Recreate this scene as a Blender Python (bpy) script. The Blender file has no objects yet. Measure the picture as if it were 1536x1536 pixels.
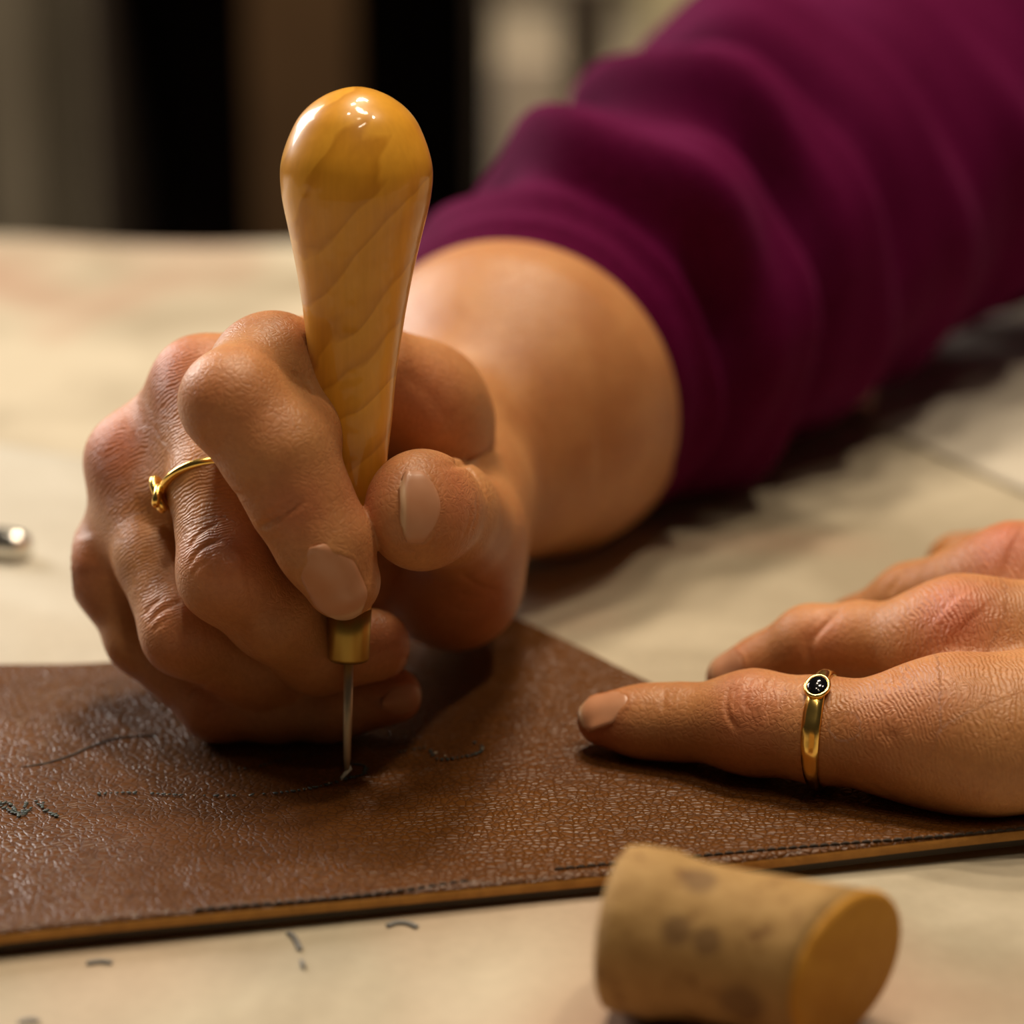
import bpy, bmesh, math, random
import numpy as np
from mathutils import Vector, Matrix
from mathutils.bvhtree import BVHTree

random.seed(7)
rng = np.random.default_rng(7)
S = bpy.context.scene
COL = S.collection

# ------------------------------------------------------------------ camera
PITCH = math.radians(20.0)
CAM = np.array([0.0, -0.4529, 0.2206])
RIGHT = np.array([1.0, 0.0, 0.0])
UP = np.array([0.0, math.sin(PITCH), math.cos(PITCH)])
FWD = np.array([0.0, math.cos(PITCH), -math.sin(PITCH)])
FPX = 4000.0
cd = bpy.data.cameras.new('camera')
cd.sensor_width = 36.0
cd.lens = FPX * 36.0 / 1536.0
cd.clip_start = 0.01
cd.dof.use_dof = True
cd.dof.focus_distance = 0.485
cd.dof.aperture_fstop = 7.2
cam = bpy.data.objects.new('camera', cd)
COL.objects.link(cam)
cam.location = CAM
cam.rotation_euler = (math.pi / 2 - PITCH, 0, 0)
S.camera = cam

# ------------------------------------------------------------------ world, lights, exposure
S.view_settings.view_transform = 'Standard'
S.view_settings.look = 'None'
S.view_settings.gamma = 1.0
S.view_settings.use_curve_mapping = False
S.view_settings.exposure = 0.22
W = bpy.data.worlds.new('room_ambience')
S.world = W
W.use_nodes = True
W.node_tree.nodes['Background'].inputs[0].default_value = (1.0, 0.84, 0.64, 1)
W.node_tree.nodes['Background'].inputs[1].default_value = 0.018


def area_light(name, loc, target, size, size_y, power, color):
    ld = bpy.data.lights.new(name, 'AREA')
    ld.shape = 'RECTANGLE'
    ld.size = size
    ld.size_y = size_y
    ld.energy = power
    ld.color = color
    lo = bpy.data.objects.new(name, ld)
    COL.objects.link(lo)
    lo.location = loc
    d = Vector(target) - Vector(loc)
    lo.rotation_euler = d.to_track_quat('-Z', 'Y').to_euler()
    return lo


area_light('window_light', (-1.75, 1.75, 1.05), (0, 0.1, 0.03), 1.0, 1.2, 58, (1.0, 0.95, 0.90))
for lx, ly, lw in ((0.10, 1.00, 11), (0.60, 0.16, 6.5), (-0.10, 0.62, 9), (0.16, 0.30, 6), (-0.22, 0.02, 3), (0.02, -0.30, 1.6), (0.20, -0.62, 1.2)):  # second lamp is an added fill for the grey sheet and left hand
    area_light('ceiling_and_fill_lamp', (lx, ly, 1.62), (lx, ly, 0.0), 0.20 if ly > .2 else .09, 0.12 if ly > .2 else .06, lw, (1.0, 0.83, 0.62))


# ------------------------------------------------------------------ helpers
def at(px, py, d):
    """Point seen at photograph pixel (px, py), d metres along the view axis."""
    return CAM + RIGHT * ((px - 768) / FPX * d) + UP * ((768 - py) / FPX * d) + FWD * d


def on_plane(px, py, z):
    """Point of the level plane at height z seen at (px, py)."""
    r = RIGHT * ((px - 768) / FPX) + UP * ((768 - py) / FPX) + FWD
    return CAM + r * ((z - CAM[2]) / r[2])


def tag(o, label=None, cat=None, group=None, kind=None):
    if label: o['label'] = label
    if cat: o['category'] = cat
    if group: o['group'] = group
    if kind: o['kind'] = kind
    return o


def link(name, me, mats=(), parent=None):
    o = bpy.data.objects.new(name, me)
    COL.objects.link(o)
    for m in mats:
        me.materials.append(m)
    if parent is not None:
        o.parent = parent
        o.matrix_parent_inverse = parent.matrix_world.inverted()
    return o


def empty(name, loc=(0, 0, 0), rot=(0, 0, 0)):
    o = bpy.data.objects.new(name, None)
    COL.objects.link(o)
    o.location = loc
    o.rotation_euler = rot
    o.empty_display_size = 0.01
    bpy.context.view_layer.update()
    return o


def mesh_from(name, verts, faces, smooth=True):
    me = bpy.data.meshes.new(name)
    me.from_pydata([tuple(v) for v in verts], [], [tuple(f) for f in faces])
    if smooth:
        me.polygons.foreach_set('use_smooth', [True] * len(me.polygons))
    me.update()
    return me


def quads_mesh(name, verts, quads):
    me = bpy.data.meshes.new(name)
    nv, nf = len(verts), len(quads)
    me.vertices.add(nv)
    me.vertices.foreach_set('co', np.asarray(verts, np.float32).ravel())
    me.loops.add(nf * 4)
    me.loops.foreach_set('vertex_index', np.asarray(quads, np.int32).ravel())
    me.polygons.add(nf)
    me.polygons.foreach_set('loop_start', np.arange(nf, dtype=np.int32) * 4)
    me.polygons.foreach_set('use_smooth', np.ones(nf, bool))
    me.update(calc_edges=True)
    return me


def box(name, lo, hi, mat, parent=None, bevel=0.0):
    bm = bmesh.new()
    bmesh.ops.create_cube(bm, size=1.0)
    lo, hi = Vector(lo), Vector(hi)
    for v in bm.verts:
        v.co = Vector((lo[i] + (v.co[i] + .5) * (hi[i] - lo[i]) for i in range(3)))
    if bevel:
        bmesh.ops.bevel(bm, geom=bm.edges[:], offset=bevel, segments=2, affect='EDGES', profile=.6)
    me = bpy.data.meshes.new(name)
    bm.to_mesh(me)
    bm.free()
    return link(name, me, [mat], parent)


def frame_from(axis, hint):
    a = np.asarray(axis, float); a = a / np.linalg.norm(a)
    h = np.asarray(hint, float); h = h - a * h.dot(a); h = h / np.linalg.norm(h)
    return a, h, np.cross(a, h)


def lathe(name, base, axis, prof, mat, parent=None, seg=64, hint=(1, 0, 0)):
    """prof: (distance along axis, radius) pairs."""
    a, u, v = frame_from(axis, hint)
    vs, fs = [], []
    for t, r in prof:
        for k in range(seg):
            an = 2 * math.pi * k / seg
            vs.append(np.asarray(base) + a * t + (u * math.cos(an) + v * math.sin(an)) * r)
    n = len(prof)
    for i in range(n - 1):
        for k in range(seg):
            k2 = (k + 1) % seg
            fs.append((i * seg + k, i * seg + k2, (i + 1) * seg + k2, (i + 1) * seg + k))
    fs.append(tuple(range(seg))[::-1])
    fs.append(tuple(range((n - 1) * seg, n * seg)))
    return link(name, mesh_from(name, vs, fs), [mat], parent)


def catmull(pts, n):
    P = np.asarray(pts, float)
    P = np.vstack([2 * P[0] - P[1], P, 2 * P[-1] - P[-2]])
    out = []
    m = len(P) - 3
    for i in range(m):
        p0, p1, p2, p3 = P[i:i + 4]
        ts = np.linspace(0, 1, n, endpoint=(i == m - 1))
        for t in ts:
            out.append(.5 * ((2 * p1) + (-p0 + p2) * t + (2 * p0 - 5 * p1 + 4 * p2 - p3) * t * t + (-p0 + 3 * p1 - 3 * p2 + p3) * t ** 3))
    return np.array(out)


def tube_geo(pts, rad, seg=10, closed=False, hint=(0, 0, 1), disp=None, flat=1.0):
    """rings swept along pts; returns verts, faces.  disp(i, k, s, ang) adds to the radius."""
    P = np.asarray(pts, float)
    n = len(P)
    T = np.gradient(P, axis=0)
    if closed:
        T = np.roll(P, -1, 0) - np.roll(P, 1, 0)
    T /= np.linalg.norm(T, axis=1)[:, None]
    u = np.asarray(hint, float)
    rad = np.broadcast_to(np.asarray(rad, float), (n,))
    vs = []
    s = 0.0
    for i in range(n):
        u = u - T[i] * u.dot(T[i]); u /= np.linalg.norm(u)
        w = np.cross(T[i], u)
        if i: s += np.linalg.norm(P[i] - P[i - 1])
        for k in range(seg):
            an = 2 * math.pi * k / seg
            r = rad[i] + (disp(i, k, s, an) if disp else 0)
            vs.append(P[i] + u * math.cos(an) * r * flat + w * math.sin(an) * r)
    fs = []
    for i in range(n if closed else n - 1):
        j = (i + 1) % n
        for k in range(seg):
            k2 = (k + 1) % seg
            fs.append((i * seg + k, i * seg + k2, j * seg + k2, j * seg + k))
    if not closed:
        fs.append(tuple(range(seg))[::-1])
        fs.append(tuple(range((n - 1) * seg, n * seg)))
    return vs, fs


# ------------------------------------------------------------------ materials
class NT:
    def __init__(self, name):
        self.m = bpy.data.materials.new(name)
        self.m.use_nodes = True
        self.t = self.m.node_tree
        self.b = self.t.nodes['Principled BSDF']

    def n(self, typ, **kw):
        nd = self.t.nodes.new(typ)
        for k, v in kw.items():
            if k.startswith('i_'):
                key = k[2:]
                key = int(key) if key.isdigit() else key.replace('_', ' ')
                nd.inputs[key].default_value = v
            else:
                setattr(nd, k, v)
        return nd

    def l(self, a, b):
        self.t.links.new(a, b)

    def ramp(self, fac, stops, interp='LINEAR'):
        r = self.n('ShaderNodeValToRGB')
        r.color_ramp.interpolation = interp
        e = r.color_ramp.elements
        while len(e) < len(stops): e.new(0.5)
        for el, (p, c) in zip(e, stops):
            el.position = p
            el.color = (*c, 1) if len(c) == 3 else c
        if fac is not None: self.l(fac, r.inputs[0])
        return r.outputs[0]

    def mix(self, a, b, fac, mode='MIX'):
        m = self.n('ShaderNodeMix', data_type='RGBA', blend_type=mode)
        for sock, val in ((m.inputs[0], fac), (m.inputs[6], a), (m.inputs[7], b)):
            if hasattr(val, 'is_linked'): self.l(val, sock)
            elif isinstance(val, (int, float)): sock.default_value = val
            else: sock.default_value = (*val, 1)
        return m.outputs[2]

    def math(self, op, a, b=0.0, c=None):
        m = self.n('ShaderNodeMath', operation=op)
        for i, val in enumerate((a, b) if c is None else (a, b, c)):
            if hasattr(val, 'is_linked'): self.l(val, m.inputs[i])
            else: m.inputs[i].default_value = val
        return m.outputs[0]

    def coord(self, kind='Object', scale=(1, 1, 1), rot=(0, 0, 0), loc=(0, 0, 0)):
        tc = self.n('ShaderNodeTexCoord')
        mp = self.n('ShaderNodeMapping')
        mp.inputs['Scale'].default_value = scale
        mp.inputs['Rotation'].default_value = rot
        mp.inputs['Location'].default_value = loc
        self.l(tc.outputs[kind], mp.inputs[0])
        return mp.outputs[0]

    def noise(self, vec, scale, detail=3, rough=.5, dist=0.0):
        nd = self.n('ShaderNodeTexNoise', i_Scale=scale, i_Detail=detail, i_Roughness=rough, i_Distortion=dist)
        self.l(vec, nd.inputs['Vector'])
        return nd.outputs[0]

    def bump(self, h, strength, dist, prev=None):
        b = self.n('ShaderNodeBump', i_Strength=strength, i_Distance=dist)
        self.l(h, b.inputs['Height'])
        if prev is not None: self.l(prev, b.inputs['Normal'])
        return b.outputs[0]

    def set(self, **kw):
        for k, v in kw.items():
            s = self.b.inputs[k.replace('_', ' ')]
            if hasattr(v, 'is_linked'): self.l(v, s)
            elif isinstance(v, tuple) and len(v) == 3 and s.type == 'RGBA': s.default_value = (*v, 1)
            else: s.default_value = v
        return self


def simple(name, col, rough=.5, metal=0.0, **kw):
    t = NT(name)
    t.set(Base_Color=col, Roughness=rough, Metallic=metal, **kw)
    return t.m


def mat_skin():
    t = NT('skin')
    c = t.coord()
    att = t.n('ShaderNodeAttribute', attribute_name='redness').outputs['Fac']
    wr = t.n('ShaderNodeAttribute', attribute_name='wrinkle').outputs['Fac']
    big = t.noise(c, 90, 3, .55)
    fine = t.noise(c, 900, 3, .6)
    base = t.ramp(big, [(.3, (.43, .178, .062)), (.7, (.52, .245, .092))])
    base = t.mix(base, (.53, .150, .080), t.math('MULTIPLY', att, .85))
    spots = t.ramp(fine, [(.35, (.86, .82, .80)), (.65, (1.06, 1.05, 1.04))])
    base = t.mix(base, spots, .6, 'MULTIPLY')
    # skin relief: small cells everywhere, transverse folds where the skin is loose
    vor = t.n('ShaderNodeTexVoronoi', feature='DISTANCE_TO_EDGE', i_Scale=900.0)
    warp = t.n('ShaderNodeVectorMath', operation='MULTIPLY_ADD')
    nz = t.n('ShaderNodeTexNoise', i_Scale=220.0, i_Detail=2.0)
    t.l(c, nz.inputs['Vector'])
    t.l(nz.outputs['Color'], warp.inputs[0])
    warp.inputs[1].default_value = (.0035, .0035, .0035)
    t.l(c, warp.inputs[2])
    t.l(warp.outputs[0], vor.inputs['Vector'])
    cell = t.math('MINIMUM', vor.outputs['Distance'], .25)
    dirn = t.n('ShaderNodeAttribute', attribute_name='foldcoord').outputs['Fac']
    ph = t.math('ADD', t.math('MULTIPLY', dirn, 1.0), t.math('MULTIPLY', nz.outputs[0], 3.6))
    wave = t.math('SINE', t.math('MULTIPLY', ph, 6.28318))
    wave = t.math('ADD', t.math('MULTIPLY', wave, .5), .5)
    wave = t.math('MULTIPLY', wave, wr)
    b1 = t.bump(cell, .42, .0005)
    b2 = t.bump(fine, .12, .0006, b1)
    b3 = t.bump(wave, .52, .00028, b2)
    t.set(Base_Color=base, Roughness=.46, Normal=b3)
    t.b.inputs['Subsurface Weight'].default_value = .18
    t.b.inputs['Subsurface Radius'].default_value = (1.0, .35, .15)
    t.b.inputs['Subsurface Scale'].default_value = .004
    t.b.inputs['Specular IOR Level'].default_value = .42
    return t.m


def mat_nail():
    t = NT('nail')
    c = t.coord()
    base = t.ramp(t.noise(c, 160, 2), [(.3, (.50, .225, .115)), (.7, (.56, .28, .16))])
    fe = t.n('ShaderNodeAttribute', attribute_name='free_edge').outputs['Fac']
    base = t.mix(base, (.66, .48, .30), t.math('MINIMUM', fe, .5))
    t.set(Base_Color=base, Roughness=.36)
    t.b.inputs['Coat Weight'].default_value = .12
    t.b.inputs['Coat Roughness'].default_value = .2
    return t.m


def mat_wood_handle(axis, org):
    """Pale lacquered wood: growth rings are distorted shells about a tilted pith."""
    t = NT('lacquered_pear_wood')
    g = t.n('ShaderNodeNewGeometry')
    sub = t.n('ShaderNodeVectorMath', operation='SUBTRACT')
    t.l(g.outputs['Position'], sub.inputs[0])
    sub.inputs[1].default_value = tuple(org)
    m0 = t.n('ShaderNodeMapping')
    m0.inputs['Rotation'].default_value = (0, math.radians(-43), 0)
    t.l(sub.outputs[0], m0.inputs[0])
    mp = t.n('ShaderNodeMapping')
    mp.inputs['Scale'].default_value = (125, 55, 42)
    t.l(m0.outputs[0], mp.inputs[0])
    nz = t.n('ShaderNodeTexNoise', i_Scale=1.1, i_Detail=2.0)
    t.l(mp.outputs[0], nz.inputs['Vector'])
    ln = t.n('ShaderNodeVectorMath', operation='LENGTH')
    t.l(mp.outputs[0], ln.inputs[0])
    ph = t.math('ADD', t.math('MULTIPLY', ln.outputs['Value'], 1.25), t.math('MULTIPLY', nz.outputs[0], 2.3))
    saw = t.math('FRACT', ph)
    ring = t.ramp(saw, [(0, (.80, .385, .036)), (.62, (.74, .335, .027)), (.90, (.62, .265, .018)), (1.0, (.78, .37, .034))])
    fib = t.n('ShaderNodeMapping')
    fib.inputs['Scale'].default_value = (900, 900, 60)
    t.l(sub.outputs[0], fib.inputs[0])
    f = t.noise(fib.outputs[0], 1.0, 3, .6)
    col = t.mix(ring, t.ramp(f, [(.3, (.88, .86, .82)), (.7, (1.05, 1.05, 1.05))]), .55, 'MULTIPLY')
    wob = t.noise(sub.outputs[0], 260, 1, .4)
    b = t.bump(wob, .16, .0016)
    t.set(Base_Color=col, Roughness=.34)
    t.b.inputs['Coat Weight'].default_value = .5
    t.b.inputs['Specular IOR Level'].default_value = .3
    t.b.inputs['Coat Roughness'].default_value = .07
    t.l(b, t.b.inputs['Coat Normal'])
    return t.m


def mat_leather():
    t = NT('pebbled_leather')
    c = t.coord()
    nz = t.n('ShaderNodeTexNoise', i_Scale=160.0, i_Detail=2.0)
    t.l(c, nz.inputs['Vector'])
    warp = t.n('ShaderNodeVectorMath', operation='MULTIPLY_ADD')
    t.l(nz.outputs['Color'], warp.inputs[0])
    warp.inputs[1].default_value = (.0030, .0030, .0030)
    t.l(c, warp.inputs[2])
    vor = t.n('ShaderNodeTexVoronoi', feature='DISTANCE_TO_EDGE', i_Scale=720.0)
    t.l(warp.outputs[0], vor.inputs['Vector'])
    e0 = t.math('MINIMUM', t.math('MULTIPLY', vor.outputs['Distance'], 2.2), 1.0)
    cell = t.math('MULTIPLY', e0, t.math('SUBTRACT', 2.0, e0))
    big = t.noise(c, 18, 3, .5)
    base = t.ramp(big, [(.3, (.084, .027, .0036)), (.7, (.134, .047, .0064))])
    pit = t.ramp(cell, [(0.0, (.38, .34, .30)), (.45, (1, 1, 1))])
    base = t.mix(base, pit, .7, 'MULTIPLY')
    amt = t.ramp(t.noise(c, 22, 2), [(.3, (.45, .45, .45)), (.6, (1, 1, 1))])
    h = t.math('MULTIPLY', cell, amt)
    b = t.bump(h, .62, .00034)
    b2 = t.bump(t.noise(c, 1500, 2), .12, .0004, b)
    t.set(Base_Color=base, Roughness=.39, Normal=b2)
    t.b.inputs['Specular IOR Level'].default_value = .28
    return t.m


def mat_paper(name, a, b, stain, s=1.0, seed=0.0):
    t = NT(name)
    c = t.coord(loc=(seed, seed * .7, 0))
    n1 = t.noise(c, 9 * s, 4, .55, .4)
    n2 = t.noise(c, 5 * s, 2, .5, .6)
    col = t.ramp(n1, [(.38, a), (.60, b)])
    col = t.mix(col, stain, t.ramp(n2, [(.50, (0, 0, 0)), (.64, (.85, .85, .85))]))
    fine = t.noise(c, 420, 3)
    col = t.mix(col, t.ramp(fine, [(.3, (.93, .93, .93)), (.7, (1.03, 1.03, 1.03))]), .6, 'MULTIPLY')
    bm = t.bump(t.noise(c, 30, 3), .25, .002)
    t.set(Base_Color=col, Roughness=.62, Normal=bm)
    return t.m


def mat_cloth():
    t = NT('magenta_knit')
    c = t.coord()
    n = t.noise(c, 700, 3, .6)
    col = t.ramp(n, [(.3, (.068, .0010, .024)), (.7, (.100, .0018, .040))])
    t.set(Base_Color=col, Roughness=.85, Normal=t.bump(n, .4, .001))
    t.b.inputs['Specular IOR Level'].default_value = .05
    t.b.inputs['Sheen Weight'].default_value = .04
    t.b.inputs['Sheen Roughness'].default_value = .45
    t.b.inputs['Sheen Tint'].default_value = (.85, .20, .55, 1)
    return t.m


def mat_cork(marks):
    t = NT('cork')
    c = t.coord()
    n = t.noise(c, 260, 4, .65)
    col = t.ramp(n, [(.30, (.17, .075, .016)), (.42, (.34, .195, .060)), (.75, (.42, .255, .088))])
    for (p, r) in marks:       # worn print marks, plus a dark spot at the neck
        vm = t.n('ShaderNodeVectorMath', operation='DISTANCE')
        g = t.n('ShaderNodeNewGeometry')
        t.l(g.outputs['Position'], vm.inputs[0])
        vm.inputs[1].default_value = tuple(p)
        k = t.ramp(t.math('DIVIDE', vm.outputs['Value'], r), [(.6, (1, 1, 1)), (1.0, (0, 0, 0))])
        col = t.mix(col, (.10, .045, .015), t.math("MULTIPLY", k, .6))
    t.set(Base_Color=col, Roughness=.8, Normal=t.bump(n, .4, .001))
    return t.m


def mat_noise(name, a, b, scale, rough=.6, bump=0.0):
    t = NT(name)
    c = t.coord()
    n = t.noise(c, scale, 4, .6)
    t.set(Base_Color=t.ramp(n, [(.3, a), (.7, b)]), Roughness=rough)
    if bump: t.set(Normal=t.bump(n, bump, .003))
    return t.m


M = dict(
    skin=mat_skin(), nail=mat_nail(), leather=mat_leather(), cloth=mat_cloth(),
    raw=mat_noise('raw_leather_edge', (.36, .155, .022), (.50, .23, .040), 300, .6, .2),
    paper=mat_paper('kraft_paper', (.33, .275, .185), (.51, .445, .325), (.36, .20, .125), 1.4),
    card=mat_paper('pale_card', (.43, .39, .31), (.50, .465, .385), (.41, .355, .265), 1.3, 3.1),
    grey=mat_paper('grey_paper', (.55, .50, .41), (.63, .58, .49), (.50, .45, .36), 1.0, 7.7),
    brass=simple('aged_brass', (.46, .31, .075), .42, 1.0),
    gold=simple('gold', (.98, .66, .18), .23, 1.0),
    steel=simple('needle_steel', (.58, .52, .40), .45, 1.0),
    silver=simple('silver', (.75, .73, .68), .22, 1.0),
    onyx=simple('black_stone', (.004, .004, .005), .08, 0.0),
    thread_gap_shade=simple('dark_thread_gap_shade', (.030, .018, .010), .7),
    ink=simple('dark_green_ink', (.030, .045, .040), .6),
    pale=simple('white_mark', (.62, .56, .42), .6),
    bead=simple('pale_pink', (.60, .42, .36), .5),
)


# ------------------------------------------------------------------ room behind the table
floor = box('floor', (-3.5, -2.0, -.80), (3.5, 3.6, -.75), mat_noise('dark_floor', (.02, .014, .01), (.035, .024, .016), 4, .5))
tag(floor, kind='structure')
wall = box('wall_back', (-3.5, 3.0, -.75), (3.5, 3.1, 1.9), mat_noise('dim_wall', (.10, .085, .065), (.13, .11, .085), 3, .8))
tag(wall, kind='structure')
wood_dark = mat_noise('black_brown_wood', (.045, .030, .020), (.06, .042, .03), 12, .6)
wood_mid = mat_noise('brown_wood', (.085, .045, .018), (.12, .065, .027), 9, .55)
grey_cloth = mat_noise('grey_linen', (.17, .145, .105), (.23, .20, .15), 7, .9)
cream = mat_noise('cream_paint', (.76, .68, .54), (.84, .76, .62), 5, .6)
yellow_wood = mat_noise('pale_yellow_wood', (.66, .58, .36), (.74, .66, .42), 6, .5)


def bx(px, d=1.95):
    return (px - 768) / FPX * d


YB = 1.42
# grey curtain with soft folds
vs, fs = [], []
n = 60
x0, x1 = bx(-420), bx(186)
for j, z in enumerate((-.70, -.3, .1, .7)):
    for i in range(n + 1):
        u = i / n
        vs.append((x0 + (x1 - x0) * u, YB - .09 + .018 * math.sin(u * 30) + .008 * math.sin(u * 71 + j), z))
for j in range(3):
    for i in range(n):
        a = j * (n + 1) + i
        fs.append((a, a + 1, a + n + 2, a + n + 1))
cur = link('curtain', mesh_from('curtain', vs, fs), [grey_cloth])
sm = cur.modifiers.new('thickness', 'SOLIDIFY'); sm.thickness = .004
tag(cur, 'grey brown curtain hanging in folds at far left behind the table', 'curtain')
rail = empty('curtain_pole', (0, YB + .03, .70))
lathe('pole', (x0 - .05, YB - .04, .725), (1, 0, 0), [(0, .001), (0, .012), (x1 - x0 + .1, .012), (x1 - x0 + .1, .001)], wood_dark, rail, 16, (0, 0, 1))
for xx in (x0 + .02, x1 - .02):
    box('pole_stand', (xx - .01, YB - .05, -.75), (xx + .01, YB - .03, .712), wood_dark, rail)
tag(rail, 'thin dark pole carrying the grey brown curtain', 'curtain pole')

# dark cupboard with a brown wooden door between two black openings
cab = empty('cupboard', (bx(450), YB, -.75))
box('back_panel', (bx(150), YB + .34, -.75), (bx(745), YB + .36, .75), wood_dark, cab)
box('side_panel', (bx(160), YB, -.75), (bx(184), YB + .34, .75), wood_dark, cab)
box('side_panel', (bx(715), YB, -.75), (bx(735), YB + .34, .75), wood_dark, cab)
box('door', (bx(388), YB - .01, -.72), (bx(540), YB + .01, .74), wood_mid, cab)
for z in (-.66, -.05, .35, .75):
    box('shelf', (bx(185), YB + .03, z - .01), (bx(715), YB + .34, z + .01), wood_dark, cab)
tag(cab, 'dark open cupboard with a brown wooden centre door', 'cupboard')
bk = empty('storage_box', (bx(300), YB + .1, -.04))
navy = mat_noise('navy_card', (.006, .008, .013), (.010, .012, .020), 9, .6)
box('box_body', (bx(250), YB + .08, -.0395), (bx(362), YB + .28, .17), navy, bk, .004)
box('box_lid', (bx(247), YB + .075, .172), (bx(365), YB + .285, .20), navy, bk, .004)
tag(bk, 'dark navy box on the upper shelf of the dark cupboard', 'box')

# cream cabinet with a dark slot, and a pale yellow board leaning beside it
cc = empty('side_cabinet', (bx(880), YB - .1, -.75))
box('carcass', (bx(742), YB - .05, -.75), (bx(1130), YB + .3, -.122), cream, cc, .004)
box('door', (bx(746), YB - .065, -.70), (bx(838), YB - .05, -.11), mat_noise('taupe_paint', (.52, .44, .345), (.60, .51, .41), 5, .6), cc, .003)
box('slot', (bx(842), YB - .066, -.128), (bx(900), YB - .045, -.06), wood_dark, cc)  # dark plate set into the gap to give the slot its shade
box('top_board', (bx(742), YB - .05, -.06), (bx(1130), YB + .3, -.03), cream, cc, .003)
box('upright', (bx(742), YB - .04, -.122), (bx(842), YB + .3, -.06), cream, cc)
box('upright', (bx(905), YB - .04, -.122), (bx(1130), YB + .3, -.06), cream, cc)
tag(cc, 'cream side cabinet with a dark slot behind the purple sleeve', 'cabinet')
yb = box('board', (bx(940), YB - .13, -.75), (bx(1240), YB - .10, .1), yellow_wood, None, .004)
tag(yb, 'pale yellow board standing before the cream cabinet', 'board')

# ------------------------------------------------------------------ table
TY1 = .408
table = empty('work_table', (.05, 0, -.75))
wt = mat_noise('table_wood', (.10, .06, .03), (.15, .09, .045), 14, .5)
box('tabletop', (-.85, -.62, -.034), (.95, TY1 - .004, -.0016), wt, table, .003)
for x in (-.80, .90):
    for y in (-.57, TY1 - .06):
        box('leg', (x - .03, y - .03, -.75), (x + .03, y + .03, -.0345), wt, table, .003)
tag(table, 'wooden work table under the stained paper', 'table')


def sheet(name, corners, nx, ny, thick, mat, zf, edge=None):
    """A thin sheet over the quad corners (front-left, front-right, back-right, back-left), xy pairs; zf(x, y, u, v) = height of its underside."""
    c = [np.asarray(p[:2], float) for p in corners]
    vs, fs = [], []
    for top in (0, 1):
        for j in range(ny + 1):
            for i in range(nx + 1):
                u, v = i / nx, j / ny
                p = (c[0] * (1 - u) + c[1] * u) * (1 - v) + (c[3] * (1 - u) + c[2] * u) * v
                if edge is not None: p = p + edge(u, v)
                vs.append((p[0], p[1], zf(p[0], p[1], u, v) + thick * top))
    N = (nx + 1) * (ny + 1)
    for j in range(ny):
        for i in range(nx):
            a = j * (nx + 1) + i
            fs.append((a, a + nx + 1, a + nx + 2, a + 1))
            fs.append((N + a, N + a + 1, N + a + nx + 2, N + a + nx + 1))
    ring = [i for i in range(nx + 1)] + [j * (nx + 1) + nx for j in range(1, ny + 1)] + \
           [ny * (nx + 1) + i for i in range(nx - 1, -1, -1)] + [j * (nx + 1) for j in range(ny - 1, 0, -1)]
    for a, b in zip(ring, ring[1:] + ring[:1]):
        fs.append((a, b, N + b, N + a))
    return link(name, mesh_from(name, vs, fs), [mat])


def back_wave(u, v):
    return np.array([0, v ** 6 * (.006 * math.sin(u * 41) + .004 * math.sin(u * 97 + 1))])


paper = sheet('paper_cover', [(-.86, -.62), (.96, -.62), (.96, TY1 + .006), (-.86, TY1 + .012)], 120, 60, .0006, M['paper'],
              lambda x, y, u, v: -.0009 + .0011 * max(0, (y - .25)) * (1 + math.sin(x * 60)) * 6, back_wave)
tag(paper, 'stained tan paper covering the whole table top', 'paper')

cA, cB = on_plane(-320, 632, 0), on_plane(600, 772, 0)
card = sheet('card_sheet', [(cA[0] - .02, -.02), (.0, -.02), cB, cA], 30, 20, .0012, M['card'],
             lambda x, y, u, v: .0001 + .0012 * v ** 8)
tag(card, 'pale cream card under the back edge of the brown leather', 'card')
gA, gB, gC, gD = on_plane(1285, 632, 0), on_plane(1790, 850, 0), on_plane(1900, 500, 0), on_plane(1370, 470, 0)
gs = sheet('paper_sheet', [gA, gB, gC, gD], 30, 20, .0006, M['grey'],
           lambda x, y, u, v: .0002 + .0012 * (1 - u) ** 3 * (.5 + .5 * math.sin(v * 9)))
tag(gs, 'pale grey sheet of paper with curled corner under the purple sleeve', 'paper')

for k, pts in enumerate((((432, 1398), (440, 1404), (447, 1416), (450, 1424)), ((452, 1440), (456, 1452)), ((580, 1388), (596, 1383), (612, 1384), (626, 1390)), ((130, 1444), (150, 1441), (168, 1443)), ((28, 1534), (44, 1529), (58, 1532)))):
    P = np.array([on_plane(x, y, .0001) for x, y in pts])
    if len(P) > 2: P = catmull(P, 6)
    link('pen_mark', mesh_from('pen_mark', *tube_geo(P, .00055 if k != 1 else .0004, 6, flat=.25)), [simple('blue_grey_ink', (.17, .165, .155), .7)], paper)

# ------------------------------------------------------------------ leather piece
ZL = .0030
NXL, NYL = 220, 110
front = catmull([on_plane(px, py, .0046) for px, py in ((-420, 1452), (0, 1400), (400, 1362), (800, 1322), (1200, 1287), (1536, 1256), (1760, 1236))], 37)
back = catmull([on_plane(px, py, ZL) for px, py in ((-420, 999), (0, 996), (180, 990), (480, 962), (770, 926))], 55)
rightE = catmull([on_plane(px, py, ZL) for px, py in ((1760, 1236), (1520, 1200), (1250, 1132), (990, 1030), (880, 978), (770, 926))], 22)


def resample(P, n):
    s = np.r_[0, np.cumsum(np.linalg.norm(np.diff(P, axis=0), axis=1))]
    q = np.linspace(0, s[-1], n)
    return np.stack([np.interp(q, s, P[:, k]) for k in range(3)], 1)


F, B_ = resample(front, NXL + 1), resample(back, NXL + 1)
R_ = resample(rightE, NYL + 1)
L_ = resample(np.array([F[0], B_[0]]), NYL + 1)


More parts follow.
